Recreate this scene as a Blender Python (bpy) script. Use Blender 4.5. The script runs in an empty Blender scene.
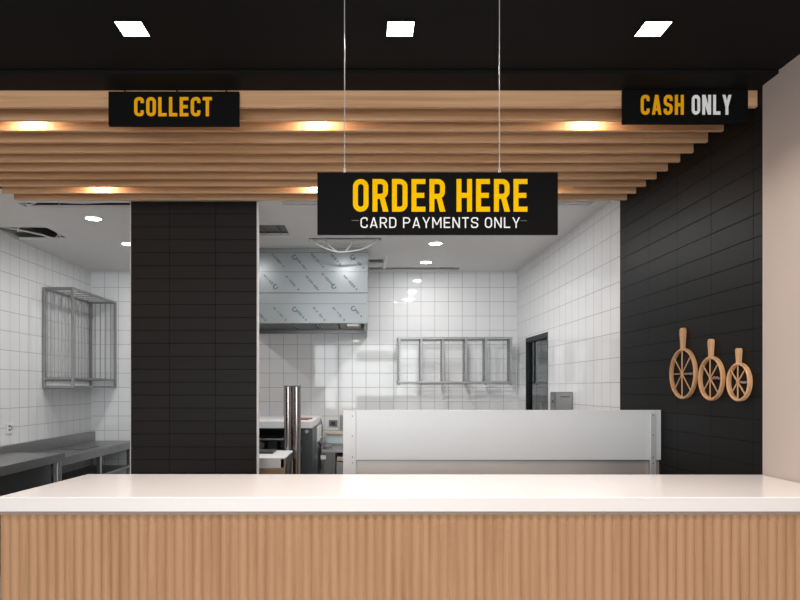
import bpy, bmesh, math, random
from mathutils import Vector
random.seed(4)
S = bpy.context.scene
C = S.collection
H = 1.45           # eye height; every z below is given relative to the eye and lifted by H
PI = math.pi

# ------------------------------------------------------------------ materials
def new_mat(name):
    m = bpy.data.materials.new(name); m.use_nodes = True
    nt = m.node_tree
    return m, nt, nt.nodes['Principled BSDF']
def setp(b, **k):
    for n, v in k.items():
        b.inputs[n.replace('_', ' ')].default_value = v
def plain(name, col, rough=.5, metal=0., spec=.5, noise=0.):
    m, nt, b = new_mat(name)
    setp(b, Base_Color=(*col, 1), Roughness=rough, Metallic=metal)
    b.inputs['Specular IOR Level'].default_value = spec
    if noise:
        tc = nt.nodes.new('ShaderNodeTexCoord'); nz = nt.nodes.new('ShaderNodeTexNoise')
        nz.inputs['Scale'].default_value = 6; nz.inputs['Detail'].default_value = 5
        nt.links.new(tc.outputs['Object'], nz.inputs['Vector'])
        mr = nt.nodes.new('ShaderNodeMapRange')
        mr.inputs['To Min'].default_value = max(0.02, rough - noise); mr.inputs['To Max'].default_value = rough + noise
        nt.links.new(nz.outputs['Fac'], mr.inputs['Value']); nt.links.new(mr.outputs[0], b.inputs['Roughness'])
    return m
def brushed(name, col, rough=.35, axis='X', metal=1.0, var=.12):
    m, nt, b = new_mat(name)
    setp(b, Metallic=metal, Roughness=rough)
    tc = nt.nodes.new('ShaderNodeTexCoord'); mp = nt.nodes.new('ShaderNodeMapping')
    sc = {'X': (1, 120, 120), 'Y': (120, 1, 120), 'Z': (120, 120, 1)}[axis]
    mp.inputs['Scale'].default_value = sc
    nz = nt.nodes.new('ShaderNodeTexNoise'); nz.inputs['Scale'].default_value = 2; nz.inputs['Detail'].default_value = 3
    n2 = nt.nodes.new('ShaderNodeTexNoise'); n2.inputs['Scale'].default_value = 3
    nt.links.new(tc.outputs['Object'], mp.inputs['Vector']); nt.links.new(mp.outputs[0], nz.inputs['Vector'])
    nt.links.new(tc.outputs['Object'], n2.inputs['Vector'])
    ad = nt.nodes.new('ShaderNodeMath'); ad.operation = 'ADD'
    nt.links.new(nz.outputs['Fac'], ad.inputs[0]); nt.links.new(n2.outputs['Fac'], ad.inputs[1])
    mr = nt.nodes.new('ShaderNodeMapRange'); mr.inputs['From Min'].default_value = .5; mr.inputs['From Max'].default_value = 1.5
    mr.inputs['To Min'].default_value = 1 - var; mr.inputs['To Max'].default_value = 1 + var
    nt.links.new(ad.outputs[0], mr.inputs['Value'])
    mx = nt.nodes.new('ShaderNodeVectorMath'); mx.operation = 'SCALE'; mx.inputs[0].default_value = col
    nt.links.new(mr.outputs[0], mx.inputs['Scale']); nt.links.new(mx.outputs[0], b.inputs['Base Color'])
    return m
def wood(name, dark, light, axis='X', rough=.45, fine=28.):
    m, nt, b = new_mat(name)
    setp(b, Roughness=rough); b.inputs['Specular IOR Level'].default_value = .3
    geo = nt.nodes.new('ShaderNodeNewGeometry'); mp = nt.nodes.new('ShaderNodeMapping')
    sc = {'X': (.9, fine, fine), 'Y': (fine, .9, fine), 'Z': (fine, fine, .9)}[axis]
    mp.inputs['Scale'].default_value = sc
    nt.links.new(geo.outputs['Position'], mp.inputs['Vector'])
    nz = nt.nodes.new('ShaderNodeTexNoise'); nz.inputs['Scale'].default_value = 1.6; nz.inputs['Detail'].default_value = 6
    nz.inputs['Distortion'].default_value = .6
    nt.links.new(mp.outputs[0], nz.inputs['Vector'])
    oi = nt.nodes.new('ShaderNodeObjectInfo')
    ad = nt.nodes.new('ShaderNodeMath'); ad.operation = 'MULTIPLY_ADD'; ad.inputs[1].default_value = .18; 
    nt.links.new(oi.outputs['Random'], ad.inputs[0]); nt.links.new(nz.outputs['Fac'], ad.inputs[2])
    cr = nt.nodes.new('ShaderNodeValToRGB')
    cr.color_ramp.elements[0].position = .36; cr.color_ramp.elements[0].color = (*dark, 1)
    cr.color_ramp.elements[1].position = .74; cr.color_ramp.elements[1].color = (*light, 1)
    nt.links.new(ad.outputs[0], cr.inputs['Fac']); nt.links.new(cr.outputs[0], b.inputs['Base Color'])
    bp = nt.nodes.new('ShaderNodeBump'); bp.inputs['Strength'].default_value = .08; bp.inputs['Distance'].default_value = .004
    nt.links.new(nz.outputs['Fac'], bp.inputs['Height']); nt.links.new(bp.outputs[0], b.inputs['Normal'])
    return m
def tiles(name, axis, u0, v0, w, h, c1, c2, grout, rough, mortar=.0025, bump=.25, wob=.02, spec=.5):
    """glazed tile grid in world metres: u along X or Y, v along Z"""
    m, nt, b = new_mat(name)
    geo = nt.nodes.new('ShaderNodeNewGeometry'); sx = nt.nodes.new('ShaderNodeSeparateXYZ')
    nt.links.new(geo.outputs['Position'], sx.inputs[0])
    cx = nt.nodes.new('ShaderNodeCombineXYZ')
    for out, inp, off in ((axis, 'X', u0), ('Z', 'Y', v0 + H)):
        s = nt.nodes.new('ShaderNodeMath'); s.operation = 'SUBTRACT'; s.inputs[1].default_value = off - 40 * (w if inp == 'X' else h)
        nt.links.new(sx.outputs[out], s.inputs[0]); nt.links.new(s.outputs[0], cx.inputs[inp])
    br = nt.nodes.new('ShaderNodeTexBrick'); br.offset = 0; br.squash = 1
    br.inputs['Scale'].default_value = 1; br.inputs['Brick Width'].default_value = w; br.inputs['Row Height'].default_value = h
    br.inputs['Mortar Size'].default_value = mortar; br.inputs['Mortar Smooth'].default_value = .2; br.inputs['Bias'].default_value = 0
    br.inputs['Color1'].default_value = (*c1, 1); br.inputs['Color2'].default_value = (*c2, 1); br.inputs['Mortar'].default_value = (*grout, 1)
    nt.links.new(cx.outputs[0], br.inputs['Vector']); nt.links.new(br.outputs['Color'], b.inputs['Base Color'])
    mr = nt.nodes.new('ShaderNodeMapRange'); mr.inputs['To Min'].default_value = rough; mr.inputs['To Max'].default_value = .7
    nt.links.new(br.outputs['Fac'], mr.inputs['Value']); nt.links.new(mr.outputs[0], b.inputs['Roughness'])
    b.inputs['Specular IOR Level'].default_value = spec
    iv = nt.nodes.new('ShaderNodeMath'); iv.operation = 'SUBTRACT'; iv.inputs[0].default_value = 1
    nt.links.new(br.outputs['Fac'], iv.inputs[1])
    nz = nt.nodes.new('ShaderNodeTexNoise'); nz.inputs['Scale'].default_value = 7; nz.inputs['Detail'].default_value = 1
    nt.links.new(geo.outputs['Position'], nz.inputs['Vector'])
    b1 = nt.nodes.new('ShaderNodeBump'); b1.inputs['Strength'].default_value = wob; b1.inputs['Distance'].default_value = .05
    nt.links.new(nz.outputs['Fac'], b1.inputs['Height'])
    b2 = nt.nodes.new('ShaderNodeBump'); b2.inputs['Strength'].default_value = bump; b2.inputs['Distance'].default_value = .003
    nt.links.new(iv.outputs[0], b2.inputs['Height']); nt.links.new(b1.outputs[0], b2.inputs['Normal'])
    nt.links.new(b2.outputs[0], b.inputs['Normal'])
    return m
def emit(name, col, s):
    m, nt, b = new_mat(name)
    setp(b, Base_Color=(.8, .8, .8, 1), Emission_Color=(*col, 1), Emission_Strength=s)
    return m

W1, W2, WG = (.79, .795, .805), (.775, .78, .79), (.33, .33, .33)
K1, K2, KG = (.0075, .0068, .0068), (.0068, .0064, .0064), (.004, .004, .004)
M = {}
M['tile_back'] = tiles('white tile back', 'X', -1.1225, .007, .1655, .172, W1, W2, WG, .055, wob=.008)
M['tile_left'] = tiles('white tile left', 'Y', 6.58, 1.237, .163, .178, W1, W2, WG, .055, wob=.008)
M['tile_right'] = tiles('white tile right', 'Y', 4.966, .04, .178, .182, W1, W2, WG, .055, wob=.008)
M['black_front'] = tiles('black tile column', 'X', -1.451, .238, .345, .0971, (.0185, .0155, .014), (.017, .0145, .0135), KG, .5, .0025, .5, .01, .18)
M['black_side'] = tiles('black tile right', 'Y', 4.509, 1.033, .368, .1075, K1, K2, KG, .42, .0025, .5, .012, .08)
M['floor'] = tiles('floor tile', 'X', 0, 0, .6, .6, (.38, .37, .36), (.36, .35, .34), (.1, .1, .1), .35)
M['black_paint'] = plain('black paint', (.0045, .004, .004), .7, 0, .15)
M['cream'] = plain('cream paint', (.49, .42, .38), .6, 0, .3)
M['white_paint'] = plain('white plasterboard', (.72, .71, .70), .6, 0, .3)
M['dark_void'] = plain('dark void', (.012, .012, .012), .8)
M['oak'] = wood('oak slat', (.50, .275, .14), (.68, .42, .235), 'X')
M['oak_panel'] = wood('oak fluted panel', (.315, .172, .083), (.42, .248, .136), 'Z', .55, 22)
M['paddle'] = wood('beech paddle', (.50, .27, .13), (.66, .39, .20), 'Z', .4, 40)
M['stone'] = plain('white quartz', (.765, .745, .733), .16, 0, .5)
M['steel'] = brushed('brushed steel', (.42, .42, .42), .34, 'Y')
M['steel_table'] = brushed('worktable steel', (.34, .34, .34), .38, 'Y')
M['steel_v'] = brushed('steel upright', (.42, .42, .41), .3, 'Z')
M['steel_dark'] = brushed('dull steel', (.27, .27, .27), .4, 'Z')
M['steel_pipe'] = brushed('polished steel pipe', (.36, .325, .305), .2, 'Z')
M['film'] = brushed('film covered steel', (.335, .362, .375), .27, 'X', .2, .05)
M['film'].node_tree.nodes['Principled BSDF'].inputs['Specular IOR Level'].default_value = .12
M['film_print'] = plain('film print', (.07, .125, .15), .5)
M['film_ring'] = plain('film ring', (.035, .13, .17), .5)
M['screen'] = brushed('white coated steel', (.68, .705, .725), .42, 'Z', .1, .02)
M['screen_strip'] = plain('white bracket', (.68, .69, .70), .4, .1)
M['galv'] = plain('galvanised bracket', (.62, .64, .65), .4, .5)
M['backsteel'] = brushed('bench steel', (.74, .69, .66), .25, 'X', .6)
M['screw'] = plain('screw', (.12, .12, .12), .4, .8)
M['sign'] = plain('sign black', (.0038, .0036, .0036), .65, 0, .08)
M['yellow'] = plain('yellow lettering', (.97, .56, .0), .8, 0, .05)
M['amber'] = plain('amber lettering', (.90, .43, .006), .8, 0, .05)
M['white_letter'] = plain('white lettering', (.9, .9, .9), .8, 0, .05)
M['dash'] = plain('grey dash', (.12, .12, .12), .5)
M['wire'] = plain('steel wire', (.62, .60, .58), .4, .3)
M['cable'] = plain('white cable', (.70, .69, .66), .5)
M['white_plastic'] = plain('white plastic', (.78, .78, .77), .4)
M['white_wrap'] = plain('white wrapped board', (.74, .74, .745), .35)
M['charcoal'] = plain('charcoal enamel', (.045, .052, .056), .35, .2)
M['black_plastic'] = plain('black plastic', (.012, .012, .012), .4)
M['grey_plastic'] = plain('grey plastic', (.16, .16, .16), .5)
M['pale_blue'] = plain('pale blue box', (.52, .60, .63), .5)
M['pale_wood'] = wood('pale timber', (.48, .38, .28), (.62, .52, .40), 'X')
M['brown_board'] = wood('brown board', (.28, .17, .10), (.42, .27, .16), 'X')
M['red'] = plain('red cap', (.35, .06, .03), .5)
M['pinkprint'] = plain('pink mark', (.32, .16, .16), .5)
M['brass'] = plain('pale tag', (.62, .52, .40), .5)
M['frame_black'] = plain('door frame', (.008, .008, .009), .4, 0, .2)
M['lamp_square'] = emit('downlight', (1, .93, .87), 9)
M['lamp_round'] = emit('kitchen light', (1, .98, .95), 18)
M['lamp_warm'] = emit('warm spot', (1, .78, .5), 20)
M['hood_lamp'] = emit('hood lamp', (.9, .76, .6), .3)
M['recess'] = plain('recess strip', (.30, .235, .19), .6)
m, nt, b = new_mat('door glass')
nt.nodes.remove(b)
tr = nt.nodes.new('ShaderNodeBsdfTransparent'); tr.inputs[0].default_value = (.42, .47, .46, 1)
gl = nt.nodes.new('ShaderNodeBsdfGlossy'); gl.inputs['Roughness'].default_value = .03; gl.inputs[0].default_value = (.9, .95, .95, 1)
fr = nt.nodes.new('ShaderNodeFresnel'); fr.inputs['IOR'].default_value = 1.7
mxs = nt.nodes.new('ShaderNodeMixShader')
nt.links.new(fr.outputs[0], mxs.inputs[0]); nt.links.new(tr.outputs[0], mxs.inputs[1]); nt.links.new(gl.outputs[0], mxs.inputs[2])
nt.links.new(mxs.outputs[0], nt.nodes['Material Output'].inputs[0]); M['glass'] = m

m, nt, b = new_mat('perforated steel')
setp(b, Metallic=.8, Roughness=.4)
geo = nt.nodes.new('ShaderNodeNewGeometry'); vm = nt.nodes.new('ShaderNodeVectorMath'); vm.operation = 'SCALE'; vm.inputs['Scale'].default_value = 30
vf = nt.nodes.new('ShaderNodeVectorMath'); vf.operation = 'FRACTION'; vs = nt.nodes.new('ShaderNodeVectorMath'); vs.operation = 'SUBTRACT'; vs.inputs[1].default_value = (.5, .5, .5)
vk = nt.nodes.new('ShaderNodeVectorMath'); vk.operation = 'MULTIPLY'; vk.inputs[1].default_value = (0, 1, 1)
vl = nt.nodes.new('ShaderNodeVectorMath'); vl.operation = 'LENGTH'; gt = nt.nodes.new('ShaderNodeMath'); gt.operation = 'GREATER_THAN'; gt.inputs[1].default_value = .24
nt.links.new(geo.outputs['Position'], vm.inputs[0]); nt.links.new(vm.outputs[0], vf.inputs[0]); nt.links.new(vf.outputs[0], vs.inputs[0])
nt.links.new(vs.outputs[0], vk.inputs[0]); nt.links.new(vk.outputs[0], vl.inputs[0]); nt.links.new(vl.outputs['Value'], gt.inputs[0])
pm = nt.nodes.new('ShaderNodeMix'); pm.data_type = 'RGBA'; pm.inputs[6].default_value = (.03, .03, .03, 1); pm.inputs[7].default_value = (.3, .3, .3, 1)
nt.links.new(gt.outputs[0], pm.inputs[0]); nt.links.new(pm.outputs[2], b.inputs['Base Color']); M['perforated'] = m

# ------------------------------------------------------------------ mesh helpers
class MB:
    """collects shapes in eye-relative coordinates (x right, y away, z above the eye)"""
    def __init__(s): s.bm = bmesh.new()
    def box(s, x0, x1, y0, y1, z0, z1):
        v = [s.bm.verts.new((x, y, z + H)) for z in (z0, z1) for y in (y0, y1) for x in (x0, x1)]
        for f in ((0, 2, 3, 1), (4, 5, 7, 6), (0, 1, 5, 4), (2, 6, 7, 3), (0, 4, 6, 2), (1, 3, 7, 5)):
            s.bm.faces.new([v[i] for i in f])
        return s
    def prism(s, pts, off):
        """polygon (list of 3D points) swept by off"""
        o = Vector(off)
        a = [s.bm.verts.new((p[0], p[1], p[2] + H)) for p in pts]
        c = [s.bm.verts.new((p[0] + o.x, p[1] + o.y, p[2] + H + o.z)) for p in pts]
        n = len(pts)
        s.bm.faces.new(a); s.bm.faces.new(c[::-1])
        for i in range(n):
            s.bm.faces.new((a[i], a[(i + 1) % n], c[(i + 1) % n], c[i]))
        return s
    def tube(s, pts, r, seg=10, cap=True):
        pts = [Vector((p[0], p[1], p[2] + H)) for p in pts]
        rings = []
        for i, p in enumerate(pts):
            t = (pts[min(i + 1, len(pts) - 1)] - pts[max(i - 1, 0)]).normalized()
            a = t.orthogonal().normalized() if i == 0 else (prev - t * prev.dot(t)).normalized()
            prev = a; bb = t.cross(a)
            rr = r[i] if isinstance(r, (list, tuple)) else r
            rings.append([s.bm.verts.new(p + (a * math.cos(2 * PI * k / seg) + bb * math.sin(2 * PI * k / seg)) * rr) for k in range(seg)])
        for q, w in zip(rings, rings[1:]):
            for k in range(seg):
                s.bm.faces.new((q[k], q[(k + 1) % seg], w[(k + 1) % seg], w[k]))
        if cap:
            s.bm.faces.new(rings[0][::-1]); s.bm.faces.new(rings[-1])
        return s
    def pipe(s, x, y, z0, z1, ro, ri, seg=28):
        """hollow upright tube"""
        def ring(r, z): return [s.bm.verts.new((x + r * math.cos(2 * PI * k / seg), y + r * math.sin(2 * PI * k / seg), z + H)) for k in range(seg)]
        R = [ring(ro, z0), ring(ro, z1), ring(ri, z1), ring(ri, z0)]
        for i in range(4):
            a, c = R[i], R[(i + 1) % 4]
            for k in range(seg):
                s.bm.faces.new((a[k], a[(k + 1) % seg], c[(k + 1) % seg], c[k]))
        return s
    def disc(s, x, y, z0, z1, r, seg=32): return s.tube([(x, y, z0), (x, y, z1)], r, seg)
    def build(s, name, mat, parent=None, bevel=0., smooth=False):
        bmesh.ops.recalc_face_normals(s.bm, faces=s.bm.faces)
        me = bpy.data.meshes.new(name)
        if parent is not None:
            o = parent; L = Vector(o.location)
            if o.parent: L = L + Vector(o.parent.location)
            bmesh.ops.translate(s.bm, verts=s.bm.verts, vec=-L)
        s.bm.to_mesh(me); s.bm.free()
        ob = bpy.data.objects.new(name, me); C.objects.link(ob)
        me.materials.append(M[mat] if isinstance(mat, str) else mat)
        if parent is not None: ob.parent = parent
        if bevel:
            bv = ob.modifiers.new('bevel', 'BEVEL'); bv.width = bevel; bv.segments = 2; bv.limit_method = 'ANGLE'
        if smooth:
            for p in me.polygons: p.use_smooth = True
            me.set_sharp_from_angle(angle=math.radians(40))
        return ob
def tag(o, label, cat, group=None):
    o['label'] = label; o['category'] = cat
    if group: o['group'] = group
    return o
def thing(name, label, cat, loc=(0, 0, 0), group=None):
    o = bpy.data.objects.new(name, None); C.objects.link(o)
    o.empty_display_size = .1
    o.location = (loc[0], loc[1], loc[2] + H)
    return tag(o, label, cat, group)
def struct(name, mb, mat, parent=None, bevel=0.):
    o = mb.build(name, mat, parent, bevel)
    if parent is None: o['kind'] = 'structure'
    return o
def note(o, label): o['label'] = label; return o

# ------------------------------------------------------------------ room shell
XL, XR, YB = -3.27, 1.853, 7.7
FZ = -H
struct('floor', MB().box(XL - .3, 3.8, -4.2, 8.0, FZ - .12, FZ), 'floor')
struct('wall_back', MB().box(XL, XR, YB, YB + .12, FZ, 1.85), 'tile_back')
struct('wall_left_kitchen', MB().box(XL - .12, XL, 4.3, YB + .12, FZ, 1.85), 'tile_left')
struct('wall_left', MB().box(XL - .12, XL, -4.0, 4.3, FZ, 1.85), 'cream')
struct('wall_right_front', MB().box(XR - .008, XR + .14, -4.0, 2.955, FZ, 1.85), 'cream')
struct('wall_right_black', MB().box(XR, XR + .14, 2.955, 4.615, FZ, 1.85), 'black_side')
DY0, DY1, DZ = 6.41, 7.30, .565                    # doorway in the right kitchen wall
wk = MB().box(XR, XR + .14, 4.615, DY0, FZ, 1.85).box(XR, XR + .14, DY1, YB + .12, FZ, 1.85).box(XR, XR + .14, DY0, DY1, DZ, 1.85)
struct('wall_right_kitchen', wk, 'tile_right')
# assumed shop front behind the viewer, unseen: wide opening added to admit daylight
wf = MB().box(XL, XR, -4.12, -4.0, FZ, -1.2).box(XL, XR, -4.12, -4.0, 1.35, 1.85)
for x0, x1 in ((XL, XL + .25), (-.8, -.7), (XR - .25, XR)): wf.box(x0, x1, -4.12, -4.0, -1.2, 1.35)
struct('wall_front', wf, 'black_paint')
# ceilings
cb = MB().box(XL, XR, -4.0, 2.83, 1.41, 1.47).box(XL, XR, 2.84, 3.003, 1.396, 1.47)
cb.box(XL, XR, 2.83, 2.84, 1.425, 1.47)
struct('ceiling_front', cb, 'black_paint')
struct('ceiling_above_slats', MB().box(XL, XR, 3.02, 4.58, 1.47, 1.5), 'black_paint')
holes = [(-2.61, -1.74, 4.84, 4.965), (XL + .03, -2.762, 5.58, 6.03), (-1.30, -.672, 5.50, 5.86), (-.61, 1.74, 4.80, 4.83),
         (-.61, 1.74, 4.865, 4.895), (-.51, .17, 5.98, 6.10), (-.42, .02, 6.22, 6.27), (.068, .225, 6.97, 7.20), (.07, 1.13, 7.44, 7.60)]
xs = sorted({XL, XR, *[h[0] for h in holes], *[h[1] for h in holes]})
ys = sorted({4.56, YB, *[h[2] for h in holes], *[h[3] for h in holes]})
ck = MB()
for ya, yb in zip(ys, ys[1:]):
    run = None
    for xa, xb in zip(xs, xs[1:]):
        cx, cy = (xa + xb) / 2, (ya + yb) / 2
        inh = any(h[0] < cx < h[1] and h[2] < cy < h[3] for h in holes)
        if not inh and run is None: run = xa
        if inh and run is not None: ck.box(run, xa, ya, yb, 1.40, 1.42); run = None
    if run is not None: ck.box(run, xs[-1], ya, yb, 1.40, 1.42)
struct('ceiling_kitchen', ck, 'white_paint')
struct('ceiling_void', MB().box(XL, XR, 4.56, YB, 1.80, 1.85).box(XL, XR, 4.56, 4.60, 1.42, 1.80), 'dark_void')
# tiled partition column
struct('wall_partition', MB().box(-1.74, -.797, 4.80, 4.85, FZ, 1.40), 'black_front')
struct('trim_1', MB().box(-.797, -.787, 4.798, 4.85, FZ, 1.40), 'white_plastic')
struct('trim_2', MB().box(-1.745, -1.74, 4.798, 4.85, FZ, 1.40), 'white_plastic')
# room behind the kitchen door
ob = MB().box(XR + 1.6, XR + 1.7, 5.3, 8.0, FZ, 1.2).box(XR + .14, XR + 1.6, 7.9, 8.0, FZ, 1.2).box(XR + .14, XR + 1.6, 5.3, 5.4, FZ, 1.2)
struct('wall_store', ob, 'tile_back')
struct('ceiling_store', MB().box(XR + .14, XR + 1.7, 5.3, 8.0, 1.2, 1.25), 'white_paint')
d = struct('door_1', MB().box(XR + .002, XR + .07, DY0, DY0 + .035, FZ, DZ).box(XR + .002, XR + .07, DY1 - .03, DY1, FZ, DZ)
           .box(XR + .002, XR + .07, DY0 + .035, DY1 - .03, DZ - .05, DZ).box(XR + .012, XR + .06, DY0 + .035, DY1 - .03, FZ, FZ + .12), 'frame_black')
MB().box(XR + .012, XR + .02, DY0 + .036, DY1 - .031, FZ + .121, DZ - .051).build('door_pane', 'glass', d)
MB().tube([(XR - .02, DY0 + .07, -.45), (XR - .05, DY0 + .07, -.45), (XR - .05, DY0 + .07, -.15), (XR - .02, DY0 + .07, -.15)], .009).build('door_handle', 'steel_v', d)
d.children[1].location.x += .025

sl = bpy.data.lights.new('store_fill', 'AREA'); sl.shape = 'DISK'; sl.size = .15; sl.energy = 14  # unseen fill light added to brighten the store behind the door pane
so = bpy.data.objects.new('store_fill', sl); C.objects.link(so); so.location = (XR + .9, 6.9, 1.19 + H)

# ------------------------------------------------------------------ front counter
ZC = -.40
top = MB().prism([(-1.345, 2.342, ZC - .053), (XR - .013, 2.342, ZC - .053), (XR - .013, 2.956, ZC - .053), (-1.279, 2.977, ZC - .053)], (0, 0, .053))
top = top.build('countertop', 'stone', None, .003)
tag(top, 'long white polished stone countertop lying on the fluted oak counter', 'countertop')
ct = thing('counter', 'service counter with fluted oak front below the white stone countertop', 'counter', (.25, 2.65, FZ))
fl = MB()
prof = []; pitch = .0337; x = -1.342; xe = XR - .014
n = int((xe - x) / pitch); pitch = (xe - x) / n
for i in range(n):
    for k in range(9):
        t = k / 9
        prof.append((x + (i + t) * pitch, 2.372 - .0105 * math.sin(PI * (.06 + .88 * t)) ** .8))
prof.append((xe, 2.372)); prof.append((xe, 2.39)); prof.append((x, 2.39))
fl.prism([(p[0], p[1], FZ + .08) for p in prof], (0, 0, ZC - .067 - FZ - .08))
fl.build('fluted_panel', 'oak_panel', ct)
MB().box(-1.342, xe, 2.357, 2.39, ZC - .066, ZC - .0535).build('recess_strip', 'recess', ct)  # grey-brown board between slab and flutes, in its own colour
MB().box(-1.30, xe, 2.39, 2.93, FZ + .08, ZC - .0535).build('carcass', 'white_wrap', ct)
MB().box(-1.342, -1.30, 2.39, 2.93, FZ + .08, ZC - .0535).build('end_panel', 'oak_panel', ct)
MB().box(-1.29, xe, 2.43, 2.90, FZ, FZ + .08).build('plinth', 'black_paint', ct)

# ------------------------------------------------------------------ lettering (stroke alphabet)
def fillet(pts, rad, closed=False):
    out = []; n = len(pts)
    for i, p in enumerate(pts):
        p = Vector(p)
        r = rad[i] if isinstance(rad, (list, tuple)) else rad
        if (not closed and i in (0, n - 1)) or r <= 0:
            out.append(p); continue
        a = Vector(pts[i - 1]); c = Vector(pts[(i + 1) % n])
        u = (a - p).normalized(); v = (c - p).normalized()
        ang = u.angle(v); tl = min(r / math.tan(ang / 2), (a - p).length * .499, (c - p).length * .499)
        rr = tl * math.tan(ang / 2)
        ctr = p + (u + v).normalized() * (rr / math.sin(ang / 2))
        s0 = p + u * tl - ctr; s1 = p + v * tl - ctr
        tot = s0.angle_signed(s1)
        for k in range(9):
            th = -tot * k / 8
            out.append(ctr + Vector((s0.x * math.cos(th) - s0.y * math.sin(th), s0.x * math.sin(th) + s0.y * math.cos(th))))
    return out
def ribbon(pts, s, closed=False):
    """quads of a stroke of width s along pts"""
    P = [pts[0]]
    for p in pts[1:]:
        if (p - P[-1]).length > 1e-5: P.append(p)
    if closed and (P[0] - P[-1]).length < 1e-5: P.pop()
    n = len(P); L, R = [], []
    for i, p in enumerate(P):
        d0 = (p - P[i - 1]).normalized() if (i > 0 or closed) else None
        d1 = (P[(i + 1) % n] - p).normalized() if (i < n - 1 or closed) else None
        d0 = d0 or d1; d1 = d1 or d0
        t = (d0 + d1)
        t = t.normalized() if t.length > 1e-6 else d1
        nn = Vector((-t.y, t.x)); k = 1 / max(.35, nn.dot(Vector((-d1.y, d1.x))))
        L.append(p + nn * s / 2 * k); R.append(p - nn * s / 2 * k)
    q = []
    for i in range(n if closed else n - 1):
        j = (i + 1) % n
        q.append([L[i], L[j], R[j], R[i]])
    return q
def glyph(ch, W, s):
    a = s / 2; L, R, B, T = a, W - a, a, 1 - a; r = (R - L) / 2 * .98
    st = lambda p, rad=0, closed=False: ribbon(fillet(p, rad, closed), s, closed)
    V = lambda *p: [Vector(x) for x in p]
    if ch == 'O': return st([(L, B), (L, T), (R, T), (R, B)], r, True)
    if ch == 'C': return st([(R, .69), (R, T), (L, T), (L, B), (R, B), (R, .31)], r)
    if ch == 'L': return st([(L, 1), (L, B), (W, B)])
    if ch == 'E': return st([(W, T), (L, T), (L, B), (W, B)]) + st([(L, .5), (W * .92, .5)])
    if ch == 'T': return st([(0, T), (W, T)]) + st([(W / 2, T), (W / 2, 0)])
    if ch == 'H': return st([(L, 0), (L, 1)]) + st([(R, 0), (R, 1)]) + st([(L, .5), (R, .5)])
    if ch == 'D': return st([(L, B), (L, T), (R, T), (R, B)], [0, 0, r, r], True)
    if ch in 'PR':
        q = st([(L, 0), (L, T), (R, T), (R, .47), (L, .47)], [0, 0, r * .9, r * .9, 0])
        if ch == 'R': q.append(V((W * .42, .5), (W * .42 + 1.05 * s, .5), (W * 1.03, 0), (W * 1.03 - 1.12 * s, 0)))
        return q
    if ch == 'S': return st([(R, .70), (R, T), (L, T), (L, .56), (R, .44), (R, B), (L, B), (L, .30)], [0, r, r, r * .8, r * .8, r, r, 0])
    if ch == 'A':
        return [V((0, 0), (1.03 * s, 0), (W / 2 + .52 * s, 1), (W / 2 - .52 * s, 1)), V((W, 0), (W - 1.03 * s, 0), (W / 2 - .52 * s, 1), (W / 2 + .52 * s, 1)),
                V((W * .22, .2), (W * .78, .2), (W * .74, .2 + .85 * s), (W * .26, .2 + .85 * s))]
    if ch == 'N': return st([(L, 0), (L, 1)]) + st([(R, 0), (R, 1)]) + [V((0, 1), (1.1 * s, 1), (W, 0), (W - 1.1 * s, 0))]
    if ch == 'M': return st([(L, 0), (L, 1)]) + st([(R, 0), (R, 1)]) + [V((0, 1), (1.1 * s, 1), (W / 2 + .5 * s, .28), (W / 2 - .5 * s, .28)), V((W, 1), (W - 1.1 * s, 1), (W / 2 - .5 * s, .28), (W / 2 + .5 * s, .28))]
    if ch == 'Y': return [V((0, 1), (1.05 * s, 1), (W / 2 + .5 * s, .40), (W / 2 - .5 * s, .40)), V((W, 1), (W - 1.05 * s, 1), (W / 2 - .5 * s, .40), (W / 2 + .5 * s, .40))] + st([(W / 2, .45), (W / 2, 0)])
    return []
def lettering(name, text, x0, x1, z0, z1, y, s, mat, parent, wid, gap, space):
    """text filling x0..x1, z0..z1 on the plane y, facing the viewer"""
    cw = {'E': .9, 'L': .86, 'T': .94, 'M': 1.3, 'A': 1.08, 'N': 1.04, 'Y': 1.06}
    tot = sum(space if c == ' ' else wid * cw.get(c, 1) + gap for c in text) - gap
    k = (x1 - x0) / tot; hh = z1 - z0; mb = MB(); u = 0; n = 0; out = []; words = text.split(' ')
    for c in text:
        if c == ' ':
            u += space; out.append(mb.build(name, mat, parent)); mb = MB(); continue
        w = wid * cw.get(c, 1)
        for q in glyph(c, w, s):
            mb.prism([(x0 + (u + p.x) * k, y, z0 + p.y * hh) for p in q], (0, -.002 - .00004 * (n % 12), 0)); n += 1
        u += w + gap
    out.append(mb.build(name, mat, parent))
    for o, wd in zip(out, words): o['label'] = mat.split('_')[0] + ' lettering reading ' + wd
def sx(px, Y): return (px - 363) / 640 * Y
def sz(py, Y): return (388 - py) / 640 * Y

# hanging order sign
Y = 2.25
sg = thing('hanging_sign', 'large black ORDER HERE sign hanging on two wires over the counter', 'sign', (sx(437.5, Y), Y, sz(235, Y)))
MB().box(sx(317.3, Y), sx(558, Y), Y, Y + .012, sz(234.5, Y), sz(172.3, Y)).build('sign_panel', 'sign', sg, .001)
lettering('lettering', 'ORDER HERE', sx(353, Y), sx(527.3, Y), sz(211.8, Y), sz(179.2, Y), Y, .152, 'yellow', sg, .48, .125, .235)
lettering('lettering', 'CARD PAYMENTS ONLY', sx(360.5, Y), sx(519.8, Y), sz(228, Y), sz(217.4, Y), Y, .112, 'white_letter', sg, .64, .20, .40)
MB().box(sx(351.5, Y), sx(359, Y), Y - .001, Y, sz(220.8, Y), sz(220.2, Y)).build('dash', 'dash', sg)
MB().box(sx(520.5, Y), sx(527, Y), Y - .001, Y, sz(221, Y), sz(220.4, Y)).build('dash', 'dash', sg)
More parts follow.
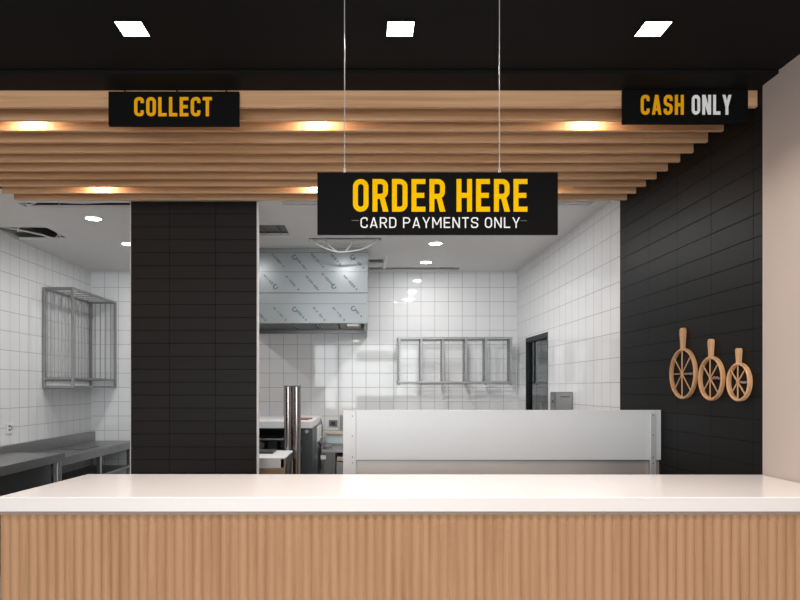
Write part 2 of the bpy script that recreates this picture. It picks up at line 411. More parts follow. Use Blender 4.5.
for px in (344.5, 499.8):
    w = MB().tube([(sx(px, Y), Y + .006, sz(169, Y)), (sx(px, Y), Y + .006, 1.41)], .0017, 8).build('suspension_wire', 'wire', sg)
    MB().tube([(sx(px, Y), Y + .006, sz(172.4, Y)), (sx(px, Y), Y + .006, sz(167.5, Y))], [.0055, .004], 10).build('wire_clamp', 'wire', w)
# small signs under the edge of the black ceiling
def small_sign(label, px0, px1, py0, py1, words):
    Y = 2.985
    g = thing('hanging_sign', label, 'sign', (sx((px0 + px1) / 2, Y), Y, sz(py1, Y)))
    MB().box(sx(px0, Y), sx(px1, Y), Y, Y + .018, sz(py1, Y), sz(py0, Y)).build('sign_panel', 'sign', g, .0015)
    for t, a, b_, z0, z1, mat in words:
        lettering('lettering', t, sx(a, Y), sx(b_, Y), sz(z1, Y), sz(z0, Y), Y, .168, mat, g, .50, .125, .24)
    for f in (.12, .52, .9):
        px = px0 + (px1 - px0) * f
        MB().tube([(sx(px, Y), Y + .009, sz(py0, Y) - .003), (sx(px, Y), Y + .009, 1.396)], .003, 8).build('hanger', 'sign', g)
small_sign('black COLLECT sign hanging under the ceiling edge at the left', 108.3, 239, 91.3, 125.6, [('COLLECT', 134.3, 212, 97.2, 116.4, 'amber')])
small_sign('black CASH ONLY sign hanging under the ceiling edge at the right', 623, 748.3, 89.5, 123.3, [('CASH', 640.6, 683.6, 95, 114.8, 'amber'), ('ONLY', 691.6, 731.2, 95, 114.8, 'white_letter')])

# ------------------------------------------------------------------ timber ceiling slats
ords = ['first', 'second', 'third', 'fourth', 'fifth', 'sixth', 'seventh', 'eighth', 'ninth', 'tenth', 'last']
SY = [3.005, 3.155] + [3.285 + .1505 * k for k in range(9)]
for k, y in enumerate(SY):
    o = MB().box(-2.45, XR, y, y + .022, 1.321, 1.47).build('ceiling_slat', 'oak', None, .002)
    lab = {0: 'first oak ceiling slat, the front one right behind the COLLECT and CASH ONLY signs',
           10: 'last oak ceiling slat, the rearmost one above the black tiled column'}.get(k, ords[k] + ' oak ceiling slat counted from the front edge of the black ceiling')
    tag(o, lab, 'slat', 'oak ceiling slats')

# ------------------------------------------------------------------ lamps
def lamp_light(name, x, y, z, size, power, col, shape='SQUARE', spread=PI):
    l = bpy.data.lights.new(name, 'AREA'); l.shape = shape; l.size = size; l.energy = power; l.color = col; l.spread = spread
    o = bpy.data.objects.new(name, l); C.objects.link(o); o.location = (x, y, z + H)
    return o
for px, where in ((132.5, 'left square white downlight in the black ceiling, above the COLLECT sign'), (400.3, 'middle square white downlight in the black ceiling, between the sign wires'),
                  (653, 'right square white downlight in the black ceiling, above the CASH ONLY sign')):
    x, y = sx(px, 2.507), 2.507; h = .051
    t = thing('downlight', where, 'light', (x, y, 1.40), 'square downlights in the black ceiling')
    fr_ = MB()
    for a, b_, c_, d_ in ((-h - .006, h + .006, -h - .006, -h), (-h - .006, h + .006, h, h + .006), (-h - .006, -h, -h, h), (h, h + .006, -h, h)):
        fr_.box(x + a, x + b_, y + c_, y + d_, 1.405, 1.41)
    fr_.build('rim', 'black_paint', t)
    MB().box(x - h, x + h, y - h, y + h, 1.4055, 1.41).build('diffuser', 'lamp_square', t)
    lamp_light('downlight_lamp', x, y, 1.402, .1, 11, (1, .88, .81), 'SQUARE', math.radians(130))
for y in (1.1, -.4, -1.9):  # unseen downlights added above and behind the viewer, continuing the visible row
    for x in (-.903, .145, 1.136):
        lamp_light('downlight_lamp', x, y, 1.402, .1, 11, (1, .88, .81), 'SQUARE', math.radians(130))
kl = [(-2.22, 5.27, 'round ceiling light over the left kitchen, front one near the ceiling slot'), (-2.27, 6.2, 'round ceiling light partly cut off by the left edge of the black column'),
      (.70, 6.18, 'round kitchen ceiling light just below the ORDER HERE sign, the nearer of two'), (.70, 7.1, 'round kitchen ceiling light close to the back wall tiles'),
      (-2.27, 7.1, 'assumed round ceiling light hidden behind the black column'), (.70, 5.27, 'assumed round kitchen ceiling light behind the right half of the ORDER HERE sign'),  # both out of view, assumed from the spacing of the visible lights
      (-1.2, 5.33, 'round ceiling light behind the column, mirrored at the left end of the hood'), (-.19, 5.42, 'round ceiling light behind the left end of the ORDER HERE sign, mirrored in the hood')]  # both out of view, assumed from their glints on the hood
for x, y, lab in kl:
    t = thing('ceiling_light', lab, 'light', (x, y, 1.39), 'round kitchen ceiling lights')
    MB().pipe(x, y, 1.392, 1.40, .075, .062).build('rim', 'white_plastic', t, 0, True)
    MB().disc(x, y, 1.3935, 1.40, .0615).build('diffuser', 'lamp_round', t)
    lamp_light('ceiling_light_lamp', x, y, 1.389, .12, {(.7, 7.1): 5.5, (.7, 6.18): 12, (.7, 5.27): 12, (-2.27, 7.1): 5.5, (-1.2, 5.33): 8, (-.19, 5.42): 10}.get((x, y), 5.5), (1, .985, .97), 'DISK', math.radians(179))
sp = [(-1.70, 1, 'small warm spotlight between the front slats, left of the COLLECT sign'), (-.234, 1, 'small warm spotlight between the front slats, above the left end of the ORDER HERE sign'),
      (1.143, 1, 'small warm spotlight between the front slats, left of the CASH ONLY sign'), (-1.768, 8, 'small warm spotlight between the rear slats, above the left edge of the black column'),
      (-.31, 8, 'small warm spotlight between the rear slats, at the left end of the ORDER HERE sign'), (1.143, 8, 'small warm spotlight between the rear slats, at the right end of the ORDER HERE sign')]
for x, k, lab in sp:
    y = SY[k] + .082
    t = thing('spotlight', lab, 'light', (x, y, 1.42), 'warm spotlights between the slats')
    MB().pipe(x, y, 1.405, 1.47, .038, .031).build('housing', 'white_plastic', t, 0, True)
    MB().disc(x, y, 1.418, 1.43, .031).build('diffuser', 'lamp_warm', t)
    lamp_light('spotlight_lamp', x, y, 1.404, .055, 1.8, (1, .84, .64), 'DISK')

# added area light behind the viewer, for daylight assumed from an unseen front
dl = lamp_light('assumed_daylight', -.7, -4.3, .1, 4.8, 258, (.94, .98, 1)); dl.data.shape = 'RECTANGLE'; dl.data.size_y = 2.5
dl.rotation_euler = (math.radians(90), 0, 0)

# ------------------------------------------------------------------ wooden slicing wheels on the black wall
for Yc, zc, R, hl, lab in ((3.67, .082, .146, .118, 'largest round wooden slicing paddle on the black wall, leftmost of three'),
                           (3.372, .0505, .117, .092, 'middle round wooden slicing paddle on the black wall'),
                           (3.122, .029, .0945, .072, 'smallest round wooden slicing paddle on the black wall, nearest the cream wall')):
    t = thing('slicing_paddle', lab, 'paddle', (XR - .01, Yc + .016, zc - R), 'round wooden slicing paddles')
    th = .021; xf = XR - th; rw = .0135 if R > .1 else .0115; Yc += .016
    mb = MB(); bm = mb.bm; seg = 48; rings = []
    for (r, x_) in ((R, XR + .0005), (R, xf + .004), (R - .004, xf), (R - rw + .004, xf), (R - rw, xf + .004), (R - rw, XR + .0005)):
        rings.append([bm.verts.new((x_, Yc + r * math.sin(2 * PI * k / seg), zc + H + r * math.cos(2 * PI * k / seg))) for k in range(seg)])
    for i in range(6):
        a, c = rings[i], rings[(i + 1) % 6]
        for k in range(seg): bm.faces.new((a[k], a[(k + 1) % seg], c[(k + 1) % seg], c[k]))
    mb.build('ring', 'paddle', t, 0, True)
    hw = R * .115
    pf = [(0, .85), (.2, .85), (.45, 1.05), (.75, 1.38), (.88, 1.36), (.96, 1.1), (1, .65)]
    z0 = zc + R - .006
    poly = [(xf, Yc + w * hw, z0 + u * (hl + .006)) for u, w in pf] + [(xf, Yc - w * hw, z0 + u * (hl + .006)) for u, w in reversed(pf)]
    MB().prism(poly, (th + .0005, 0, 0)).build('handle', 'paddle', t, .004)
    for k in range(8):
        if k == 2 or (k == 6 and R < .14): continue
        a = 2 * PI * k / 8; e = R - rw + .002
        dy, dz = -math.sin(a), math.cos(a); q = .0023
        MB().prism([(xf + .003, Yc - dz * q, zc + dy * q), (xf + .003, Yc + dz * q, zc - dy * q), (xf + .003, Yc + dz * q + dy * e, zc - dy * q + dz * e), (xf + .003, Yc - dz * q + dy * e, zc + dy * q + dz * e)], (.005, 0, 0)).build('spoke', 'paddle', t)
    MB().tube([(xf + .001, Yc, zc), (xf + .016, Yc, zc)], .006, 14).build('hub', 'paddle', t)
    tg = MB().prism([(xf + .006, Yc - .012, zc - .004), (xf + .006, Yc - .012, zc + .004), (xf + .006, Yc - (R - rw) - .001, zc + .005), (xf + .006, Yc - (R - rw) - .001, zc - .005)], (.006, 0, 0)).build('tag_plate', 'grey_plastic', t)
    mk = MB()
    for i in range(5):
        f = .25 + .14 * i
        yy = Yc - f * (R - rw); zz = zc + random.uniform(-.005, .006)
        mk.box(xf + .003, xf + .006, yy - .006, yy + .006, zz - .004, zz + .004 + .003 * (i % 2))
    note(mk.build('printed_mark', 'pinkprint', tg), 'small pinkish printed mark')

# ------------------------------------------------------------------ white service screen on the bench behind the counter
Y = 3.96
t = thing('service_screen', 'long white steel screen standing behind the counter, its right end at the black wall', 'screen', (.8, Y, FZ))
MB().box(sx(356, Y), sx(661, Y), Y, Y + .015, sz(460, Y), sz(410, Y)).build('screen_panel', 'screen', t, .002)
lp = MB().box(sx(343, Y), sx(356, Y), Y - .006, Y + .03, FZ, sz(410.5, Y)).build('end_post', 'screen_strip', t, .002)
for py in (416, 436, 457, 462.5):
    MB().tube([(sx(352.5, Y), Y - .009, sz(py, Y)), (sx(352.5, Y), Y - .006, sz(py, Y))], .0035, 10).build('screw', 'screw', lp)
rp = MB().box(sx(649.5, Y), sx(655.5, Y), Y - .012, Y, FZ, sz(413, Y)).build('bracket', 'galv', t, .002)
for py in (415.5, 435, 457, 463):
    MB().tube([(sx(652.3, Y), Y - .015, sz(py, Y)), (sx(652.3, Y), Y - .012, sz(py, Y))], .0035, 10).build('screw', 'screw', rp)
note(MB().box(sx(356, Y), sx(660.5, Y), Y + .02, Y + .03, FZ + .1, sz(460, Y) + .002).build('back_panel', 'backsteel', t), 'bare brushed steel lower panel')
MB().box(sx(356, Y), sx(660.5, Y), Y + .015, Y + .02, sz(461.3, Y), sz(459.8, Y)).build('seam', 'steel_dark', t)
MB().box(sx(349, Y), sx(654, Y), Y + .03, Y + .55, FZ + .1, -.55).build('bench', 'steel', t)
for x in (sx(352, Y), sx(640, Y)):
    for y in (Y + .05, Y + .5): MB().box(x, x + .04, y, y + .04, FZ, FZ + .1).build('leg', 'steel_v', t)

# ------------------------------------------------------------------ dispenser on the right kitchen wall
t = thing('dispenser', 'grey steel dispenser box on the white right wall beside the door', 'dispenser', (XR - .08, 5.74, -.3))
MB().box(XR - .15, XR + .0005, 5.65, 5.83, -.30, -.035).build('casing', 'steel_dark', t, .006)
MB().box(XR - .11, XR - .03, 5.646, 5.651, -.082, -.075).build('slot', 'black_plastic', t)
MB().box(XR - .154, XR - .149, 5.68, 5.80, -.20, -.05).build('side_cover', 'steel_dark', t, .002)
MB().tube([(XR - .158, 5.74, -.12), (XR - .153, 5.74, -.12)], .012, 12).build('lock', 'screw', t)

# ------------------------------------------------------------------ open steel rack on the back wall
Yf = 7.52
t = thing('wall_rack', 'open steel ladder-like rack of six uprights mounted on the back tiled wall', 'rack', (1.07, Yf, .06))
x0, x1, z0, z1 = sx(397.5, Yf), sx(512.5, Yf), .055, .60
MB().box(x0, x1, Yf - .004, Yf + .022, z1 - .026, z1).build('top_rail', 'steel_table', t, .002)
MB().box(x0, x1, Yf - .004, Yf + .022, z0, z0 + .022).build('bottom_rail', 'steel_table', t, .002)
MB().box(x0, x1, YB - .018, YB - .001, z1 - .026, z1).build('wall_rail', 'steel_dark', t)
MB().box(x0, x1, YB - .018, YB - .001, z0, z0 + .022).build('wall_rail', 'steel_dark', t)
for px in (399.5, 421.3, 443, 466, 486, 511):
    x = sx(px, Yf)
    up = MB().box(x - .011, x + .011, Yf - .006, Yf, z0 + .02, z1 - .02).build('upright', 'steel_table', t)
    MB().box(x - .013, x - .009, Yf, YB - .018, z0 + .022, z1 - .026).build('side_plate', 'perforated', up)
    MB().box(x - .012, x + .010, Yf + .0, Yf + .02, z0 - .022, z0).build('foot', 'steel_dark', up)

# ------------------------------------------------------------------ wire rack in the left corner
ya, yb, xa, xb, za, zb = 6.52, 7.66, XL + .004, -2.95, .0, 1.03
t = thing('wire_shelf', 'tall steel wire basket shelf hung in the left corner of the kitchen walls', 'shelf', ((xa + xb) / 2, 7.1, 0))
q = .026
for x in (xa, xb - q):
    for y in (ya, yb - q): MB().box(x, x + q, y, y + q, za, zb).build('post', 'steel_dark', t, .002)
def rect_frame(z, th):
    mb = MB()
    mb.box(xa + q, xb - q, ya, ya + q, z, z + th).box(xa + q, xb - q, yb - q, yb, z, z + th)
    mb.box(xa, xa + q, ya + q, yb - q, z, z + th).box(xb - q, xb, ya + q, yb - q, z, z + th)
    return mb
rect_frame(zb - .024, .024).build('top_frame', 'steel_dark', t, .002)
rect_frame(.085, .024).build('middle_frame', 'steel_dark', t, .002)
rect_frame(.0, .024).build('bottom_frame', 'steel_dark', t, .002)
for i in range(7):
    y = ya + q + (i + .6) * (yb - ya - 2 * q) / 7.2
    MB().box(xa + q, xb - q, y, y + .045, zb - .014, zb - .008).build('top_slat', 'steel', t)
br_ = .0055
for i in range(13):
    y = ya + .07 + i * .0815
    MB().tube([(xa + .013, y, .10), (xa + .013, y, zb - .02)], br_, 8).build('wire_bar', 'steel_dark', t)
for i in range(4):
    x = xa + .065 + i * .062
    MB().tube([(x, yb - .013, .10), (x, yb - .013, zb - .02)], br_, 8).build('wire_bar', 'steel_dark', t)
MB().box(xa + q, xb - q, ya + q, yb - q, .004, .01).build('base_tray', 'steel_dark', t)

# ------------------------------------------------------------------ steel worktables on the left
def table(label, x0, x1, y0, y1, zt, th, sh, splash, legs):
    t = thing('worktable', label, 'table', ((x0 + x1) / 2, (y0 + y1) / 2, FZ), 'steel worktables along the left wall')
    MB().box(x0, x1, y0, y1, zt - th, zt).build('tabletop', 'steel_table', t, .004)
    if splash: MB().box(x0, x0 + .05, 5.2, y1, zt, zt + splash).build('upstand', 'steel_table', t, .003)
    MB().box(x0 + .03, x1 - .05, y0 + .05, y1 - .05, sh - .03, sh).build('undershelf', 'steel_table', t, .003)
    for x in (x0 + .03, x1 - .075):
        for y in legs:
            MB().box(x, x + .04, y, y + .04, FZ, zt - th).build('leg', 'steel_v', t, .003)
    return t
t = table('far steel worktable with upstand in the corner under the wire basket shelf', XL + .003, -2.735, 5.79, YB - .005, -.632, .082, -.92, .11, (5.85, 6.75, 7.60))
MB().box(-3.1, -2.86, 6.55, 6.95, -.632, -.622).build('drain_plate', 'steel_dark', t, .003)
MB().tube([(-2.735, 7.15, -.665), (-2.731, 7.15, -.665)], .008, 10).build('bolt', 'screw', t)
t = table('near steel worktable at the left edge with dark enclosed cupboard below', XL + .056, -2.69, 3.9, 5.78, -.583, .074, -1.0, 0, (4.0, 5.71))
MB().box(XL + .08, -2.77, 4.05, 5.70, FZ + .06, -.66).build('cupboard', 'black_plastic', t)

t = thing('wall_socket', 'white double power socket on the left tiled wall', 'socket', (XL, 5.91, -.37))
MB().box(XL + .0005, XL + .012, 5.862, 5.958, -.42, -.33).build('cover', 'white_plastic', t, .002)
for z in (-.40, -.365):
    MB().box(XL + .012, XL + .0135, 5.885, 5.92, z + .005, z + .022).build('outlet', 'grey_plastic', t)
MB().box(XL + .012, XL + .0135, 5.93, 5.945, -.39, -.35).build('switch', 'grey_plastic', t)

# ------------------------------------------------------------------ extractor hood
Y = 6.4; hx0, hx1 = -1.33, .046
zz = lambda py: sz(py, Y)
t = thing('extractor_hood', 'large film-covered steel extractor hood under the kitchen ceiling', 'hood', (-.6, 7.0, zz(336)))
bands = [(246.5, 252.2, 0), (252.4, 271.6, .006), (271.9, 292.7, 0), (293, 303.6, .008), (303.9, 323, 0)]
for a, b_, dy in bands:
    MB().box(hx0, hx1, Y + dy, Y + .03, zz(b_), min(zz(a), 1.398)).build('front_panel', 'film', t, .001)
MB().box(hx1 - .03, hx1, Y + .031, YB - .002, .65, 1.398).build('side_panel', 'film', t)
MB().box(hx0, hx0 + .03, Y + .031, YB - .002, .65, 1.398).build('side_panel', 'film', t)
note(MB().prism([(hx1 - .008, Y + .031, .649), (hx1 - .008, Y + .16, .60), (hx1 - .008, YB - .002, .60), (hx1 - .008, YB - .002, .649)], (.008, 0, 0)).build('drip_skirt', 'steel', t), 'bare steel drip skirt')
for (x0, x1, y0, y1) in ((hx0 + .03, hx1 - .03, Y + .031, Y + .07), (hx0 + .03, hx1 - .03, YB - .07, YB - .002)):
    MB().box(x0, x1, y0, y1, .65, .69).build('gutter', 'steel_dark', t)
for i in range(5):
    x = hx0 + .05 + i * .255
    mb = MB().prism([(x, Y + .10, .70), (x, YB - .1, .70), (x, YB - .1, .74), (x, Y + .10, .74)], (.235, 0, 0))
    for j in range(6): mb.box(x + .02 + j * .036, x + .035 + j * .036, Y + .12, YB - .12, .688, .70)
    mb.build('grease_filter', 'steel_dark', t)
MB().box(hx0 + .03, hx1 - .03, Y + .08, YB - .08, .80, .82).build('inner_plate', 'black_plastic', t)
MB().box(-.165, -.045, Y + .2, Y + .28, .645, .70).build('lamp_glass', 'hood_lamp', t)
lamp_light('hood_lamp_light', -.105, Y + .24, .643, .11, 3, (1, .93, .84))
MB().box(hx0, hx1, YB - .02, YB - .002, .70, 1.398).build('back_panel', 'steel_dark', t)
# printing on the protective film: slanted strings of tiny strokes and open rings
def fx(cx): return sx(250 + cx / 6, Y)
def fz(cy): return zz(240 + cy / 6)
def string(mb, ax, ay, bx, by):
    A = Vector((fx(ax), fz(ay))); B = Vector((fx(bx), fz(by))); d_ = (B - A); Ln = d_.length; d_.normalize(); n_ = Vector((-d_.y, d_.x))
    u = 0
    while u < Ln - .012:
        w = random.choice((.006, .009, .013)); hh = random.choice((.009, .013))
        if random.random() < .92:
            P_ = [A + d_ * u - n_ * hh, A + d_ * (u + w) - n_ * hh, A + d_ * (u + w) + n_ * hh, A + d_ * u + n_ * hh]
            if random.random() < .25: P_ = [A + d_ * u - n_ * .002, A + d_ * (u + w) - n_ * .002, A + d_ * (u + w) + n_ * .002, A + d_ * u + n_ * .002]
            mb.prism([(p.x, Y - .0006 , p.y) for p in P_], (0, .0008, 0))
        u += w + .005
    for e in (A - d_ * .012, B + d_ * .012):
        mb.tube([(e.x, Y - .0006, e.y), (e.x, Y + .0002, e.y)], .0095, 10)
def ring(mb, cx, cy, r=.021):
    c_ = Vector((fx(cx), fz(cy)))
    pts = [c_ + Vector((math.cos(a), math.sin(a))) * r for a in [.9 + i * 5.4 / 20 for i in range(21)]]
    for qd in ribbon(pts, .011): mb.prism([(p.x, Y - .0006, p.y) for p in qd], (0, .0008, 0))
rows = [(1, [(140, 92, 196, 152), (290, 122, 328, 165), (375, 90, 435, 155), (492, 92, 535, 138), (632, 118, 675, 160)], [(268, 102), (616, 102)]),
        (2, [(92, 218, 140, 268), (225, 225, 285, 292), (345, 225, 403, 292), (440, 208, 492, 265), (572, 222, 634, 290)], [(153, 280), (503, 278)]),
        (4, [(150, 412, 208, 474), (290, 432, 330, 474), (388, 412, 442, 474), (505, 412, 560, 474), (640, 428, 662, 452), (62, 450, 88, 476)], [(268, 416), (621, 411)])]
for bi, strs, rgs in rows:
    off = bands[bi][2]
    fp = [c for c in t.children if c.name.startswith('front_panel')][bi]
    todo = []
    for s_ in strs: p1 = MB(); string(p1, *s_); todo.append((p1, 'film_print', 'film_print'))
    for r_ in rgs: p2 = MB(); ring(p2, *r_); todo.append((p2, 'film_ring', 'film_ring'))
    for mb, nm, mt in todo:
        bmesh.ops.translate(mb.bm, verts=mb.bm.verts, vec=(0, off, 0))
        mb.build(nm, mt, fp)

# ------------------------------------------------------------------ cooking line below the hood
t = thing('oven', 'dark oven with thick white top slab below the extractor hood', 'oven', (-.9, 6.9, FZ))
ox1 = -.49; Yo = 6.2; oz = lambda py: sz(py, Yo)
MB().box(-1.5, ox1, Yo, 7.55, oz(428.3), oz(421.3)).build('top_slab', 'white_wrap', t, .004)
MB().box(-1.5, ox1 - .11, Yo + .35, 7.5, FZ + .1, oz(428.4)).build('body', 'charcoal', t)
MB().box(ox1 - .11, ox1, Yo + .01, Yo + .55, FZ, oz(428.4)).build('side_panel', 'charcoal', t, .003)
MB().box(-1.5, ox1 - .111, Yo + .012, Yo + .34, oz(440.3), oz(438.6)).build('shelf', 'steel', t, .002)
MB().box(-1.5, ox1 - .111, Yo + .012, Yo + .34, oz(452.6), oz(450)).build('shelf', 'steel', t, .002)
MB().prism([(-1.5, Yo + .04, oz(429)), (-1.5, Yo + .34, oz(438)), (-1.5, Yo + .34, oz(428.4)), (-1.5, Yo + .04, oz(428.4))], (1.5 + ox1 - .111, 0, 0)).build('canopy_plate', 'charcoal', t)
MB().box(-.93, -.84, Yo + .05, Yo + .34, oz(449.9), oz(441.5)).build('burner_box', 'black_plastic', t)
MB().tube([(-1.0, Yo + .06, oz(449.9) + .04), (-1.0, Yo + .3, oz(449.9) + .04)], .036, 18).build('roller', 'grey_plastic', t, 0, True)
MB().box(-1.5, ox1 - .111, Yo + .06, Yo + .34, FZ + .1, oz(456)).build('lower_door', 'charcoal', t)
MB().tube([(ox1 - .055, Yo - .012, oz(431.5)), (ox1 - .055, Yo + .01, oz(431.5))], .016, 16).build('knob', 'steel', t)
MB().box(ox1 + .001, ox1 + .014, Yo + .56, 7.5, oz(447), oz(431)).build('gas_cover', 'white_plastic', t, .004)
MB().prism([(ox1 + .001, Yo + .6, oz(447)), (ox1 + .001, 7.5, oz(447)), (ox1 + .001, 7.3, oz(455))], (.02, 0, 0)).build('bracket', 'steel_dark', t)
MB().box(ox1 - .11, ox1, Yo + .56, 7.5, FZ + .5, oz(428.4)).build('rear_panel', 'steel', t)
MB().tube([(ox1 + .012, Yo + 1.02, oz(424)), (ox1 + .03, Yo + 1.02, oz(432)), (ox1 + .026, Yo + 1.02, oz(444))], .005, 8).build('power_cord', 'black_plastic', t, 0, True)
for x in (-1.45, ox1 - .2):
    for y in (Yo + .4, 7.4): MB().box(x, x + .05, y, y + .05, FZ, FZ + .1).build('foot', 'steel_dark', t)
o = MB().box(-.74, -.53, 6.6, 6.72, oz(421.3), oz(421.3) + .012).build('lid', 'grey_plastic', None, .003); tag(o, 'flat dark lid lying on the white oven top', 'lid')
o = MB().box(-.63, -.55, 6.45, 6.53, oz(421.3), oz(421.3) + .014).build('cap', 'red', None, .003); tag(o, 'small red cap lying on the white oven top', 'cap')

Yt = 6.97; zt = -.67
t = thing('worktable', 'steel worktable with bracket between the oven and the white screen', 'table', (.1, 7.3, FZ))
MB().box(-.455, .75, Yt, YB - .003, zt - .035, zt).build('tabletop', 'steel', t, .005)
MB().box(-.455, .75, Yt + .45, YB - .003, zt, zt + .03).build('raised_ledge', 'steel_dark', t, .004)
MB().box(sx(323, Yt), sx(335, Yt), Yt + .1, Yt + .3, FZ, zt - .035).build('pedestal', 'steel_dark', t)
MB().box(.6, .66, Yt + .1, Yt + .3, FZ, zt - .035).build('pedestal', 'steel_dark', t)
MB().box(sx(320.5, Yt), sx(326, Yt), Yt - .004, Yt + .05, sz(459.5, Yt), sz(455.4, Yt)).build('switch_box', 'white_plastic', t, .003)
MB().box(sx(337, Yt), .58, Yt + .02, Yt + .5, sz(461, Yt), sz(457, Yt)).build('undershelf', 'pale_wood', t, .003)
MB().box(sx(336, Yt), .58, Yt + .05, Yt + .5, FZ + .2, sz(462, Yt)).build('drawer_unit', 'steel', t, .004)
MB().tube([(-.40, Yt + .06, zt), (-.40, Yt + .06, zt + .03)], .035, 18).build('burner', 'grey_plastic', t, 0, True)
MB().prism([(-.45, Yt + .12, zt), (-.33, Yt + .12, zt), (-.36, Yt + .12, zt + .03), (-.42, Yt + .12, zt + .03)], (0, .2, 0)).build('pan_support', 'steel_dark', t, .004)
o = MB().box(sx(326.5, 7.5), sx(343.5, 7.5), 7.43, 7.6, zt + .03, sz(434, 7.43)).build('box', 'pale_blue', None, .004)
tag(o, 'pale blue box on the steel worktable, left of the white screen', 'box')
o = MB().box(sx(325, 7.5), sx(344, 7.5), 7.40, 7.60, sz(434, 7.43), sz(434, 7.43) + .028).build('board', 'pale_wood', None, .003)
tag(o, 'pale timber board lying on the pale blue box', 'board')
t = thing('wall_switch', 'dark square switch plate on the back wall above the pale blue box', 'switch', (sx(333.4, YB), YB, sz(423, YB)))
MB().box(sx(329, YB), sx(337.5, YB), YB - .02, YB - .0005, sz(426, YB), sz(420, YB)).build('cover', 'grey_plastic', t, .003)
MB().box(sx(331, YB), sx(335.5, YB), YB - .024, YB - .02, sz(425, YB), sz(421.5, YB)).build('rocker', 'black_plastic', t, .001)
o = MB().tube([(sx(341.5, 7.66), 7.67, sz(415, 7.66)), (sx(341.5, 7.66), 7.67, zt + .03)], .014, 12).build('pipe', 'steel_v', None, 0, True)
tag(o, 'thin steel pipe on the back wall beside the left end of the white screen', 'pipe')

# white-topped timber cabinet beside the column and two bright steel tubes
t = thing('cabinet', 'low cabinet with white wrapped top and timber edge, right of the black column', 'cabinet', (-.95, 5.35, FZ))
cz = -.556; Yc = 5.1; x1 = -.625
MB().box(-1.5, x1, Yc, 5.70, cz - .085, cz).build('top', 'white_wrap', t, .006)
MB().box(-1.5, x1 - .012, Yc + .004, Yc + .02, cz - .36, cz - .085).build('front_board', 'brown_board', t)
MB().box(x1 - .03, x1 + .0, Yc, Yc + .03, FZ, cz - .01).build('corner_post', 'brown_board', t)
MB().box(x1 - .04, x1 + .0, 5.66, 5.70, FZ, cz - .086).build('corner_post', 'brown_board', t)
MB().box(-1.5, -1.46, Yc, 5.70, FZ, cz - .086).build('end_board', 'brown_board', t)
MB().box(x1 - .02, x1 - .008, Yc + .03, 5.66, FZ + .1, cz - .086).build('shade_board', 'black_plastic', t)  # black sheet standing in for the shade of the open inside
MB().box(x1 - .008, x1 - .002, Yc + .27, Yc + .285, FZ + .1, cz - .086).build('divider', 'steel_v', t)
note(MB().box(x1 - .001, x1 + .002, Yc + .05, 5.68, cz - .083, cz - .012).build('edge_strip', 'charcoal', t), 'dark edge strip')
o = MB().box(-1.15, -.76, 5.40, 5.62, cz, cz + .02).build('tray', 'charcoal', None, .006); tag(o, 'flat dark tray lying on the white cabinet top', 'tray')
for px, lab in ((288.2, 'left one of two tall bright steel tubes standing right of the cabinet'), (296.6, 'right one of two tall bright steel tubes standing right of the cabinet')):
    Yp = 5.78
    t = thing('steel_tube', lab, 'tube', (sx(px, Yp), Yp, FZ), 'tall steel tubes')
    MB().pipe(sx(px, Yp), Yp, FZ, .02, .0375, .034).build('shaft', 'steel_pipe', t, 0, True)
    MB().pipe(sx(px, Yp), Yp, .004, .022, .0377, .034).build('collar', 'steel_dark', t, 0, True)

# ------------------------------------------------------------------ loose wiring and fittings in the ceiling openings
def cable(label, curves, r=.006, cat='cable'):
    mb = MB()
    for pts in curves:
        P_ = [Vector(p) for p in pts]; out = []
        for i in range(len(P_) - 1):
            p0, p1, p2, p3 = P_[max(i - 1, 0)], P_[i], P_[i + 1], P_[min(i + 2, len(P_) - 1)]
            for k in range(7):
                u = k / 7
                out.append(.5 * ((2 * p1) + (p2 - p0) * u + (2 * p0 - 5 * p1 + 4 * p2 - p3) * u * u + (3 * p1 - p0 - 3 * p2 + p3) * u ** 3))
        out.append(P_[-1]); mb.tube(out, r, 8)
    return tag(mb.build('cable', 'cable', None, 0, True), label, cat)
y = 6.04
cable('white cables drooping from the ceiling opening in front of the hood', [
    [(-.49, y, 1.80), (-.495, y, 1.5), (-.47, y, 1.385), (-.30, y, 1.30), (-.18, y, 1.285), (.0, y, 1.315), (.12, y, 1.39), (.15, y, 1.5), (.14, y, 1.80)],
    [(-.38, y + .02, 1.45), (-.33, y + .02, 1.36), (-.25, y + .01, 1.292)],
    [(-.10, y + .02, 1.45), (-.115, y + .02, 1.36), (-.17, y + .01, 1.288)]], .0065)
cable('white cables lying across the ceiling slot left of the black column', [
    [(-2.60, 4.90, 1.80), (-2.59, 4.90, 1.43), (-2.45, 4.90, 1.43), (-2.2, 4.93, 1.425), (-2.0, 4.96, 1.44)], [(-1.95, 4.94, 1.45), (-1.85, 4.88, 1.43), (-1.76, 4.85, 1.43)]], .006)
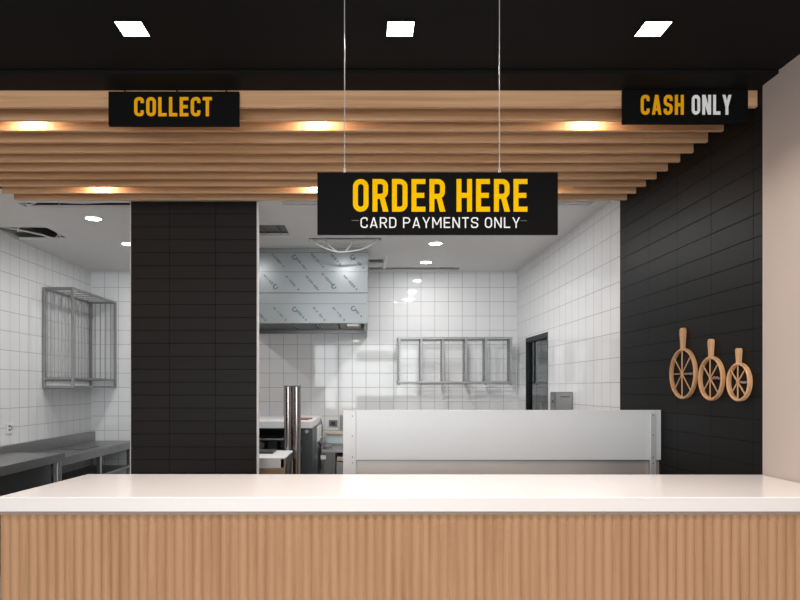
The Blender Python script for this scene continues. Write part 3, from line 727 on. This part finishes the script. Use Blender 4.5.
cable('white cables hanging in the square ceiling opening at the left wall', [
    [(-3.2, 5.66, 1.43), (-3.05, 5.72, 1.41), (-2.95, 5.85, 1.405), (-2.86, 6.0, 1.43), (-2.85, 6.0, 1.80)], [(-3.15, 5.95, 1.46), (-3.1, 5.75, 1.41), (-3.0, 5.6, 1.43)], [(-2.85, 5.9, 1.47), (-2.83, 5.99, 1.42)]], .008)
t = thing('ceiling_bar', 'thin timber batten exposed in the ceiling slot left of the black column', 'batten', (-2.2, 4.9, 1.44))
MB().box(-2.58, -1.76, 4.905, 4.93, 1.435, 1.455).build('batten', 'pale_wood', t)
t = thing('ceiling_grille', 'dark ceiling grille with pale dividers right of the black column', 'grille', (-.95, 5.68, 1.41))
for x in (-.76, -.90, -1.03, -1.16): MB().box(x, x + .008, 5.51, 5.85, 1.408, 1.43).build('divider', 'grey_plastic', t)
MB().box(-1.29, -.68, 5.503, 5.858, 1.43, 1.436).build('backing', 'grey_plastic', t)
MB().box(-1.30, -.665, 5.862, 5.93, 1.393, 1.3995).build('edge_strip', 'white_plastic', t)
o = MB().box(.235, .262, 6.75, 7.45, 1.385, 1.3995).build('ceiling_trim', 'white_plastic'); tag(o, 'short white trim strip on the ceiling right of the hood', 'trim')
o = MB().box(.9, 1.08, 7.50, 7.54, 1.405, 1.43).build('conduit', 'grey_plastic'); tag(o, 'grey conduit end in the gap between ceiling and back wall', 'conduit')

# ------------------------------------------------------------------ world, camera
w = bpy.data.worlds.new('world'); S.world = w; w.use_nodes = True
w.node_tree.nodes['Background'].inputs[0].default_value = (.75, .80, .88, 1); w.node_tree.nodes['Background'].inputs[1].default_value = .6
cam = bpy.data.cameras.new('camera'); co = bpy.data.objects.new('camera', cam); C.objects.link(co)
co.location = (0, 0, H); co.rotation_euler = (math.radians(90), 0, 0)
cam.sensor_width = 36; cam.lens = 640 / 800 * 36; cam.shift_x = 37 / 800; cam.shift_y = 88 / 800; cam.clip_start = .05
S.camera = co
S.view_settings.view_transform = 'Standard'; S.view_settings.look = 'None'; S.view_settings.gamma = 1
S.view_settings.use_curve_mapping = False; S.view_settings.exposure = 0
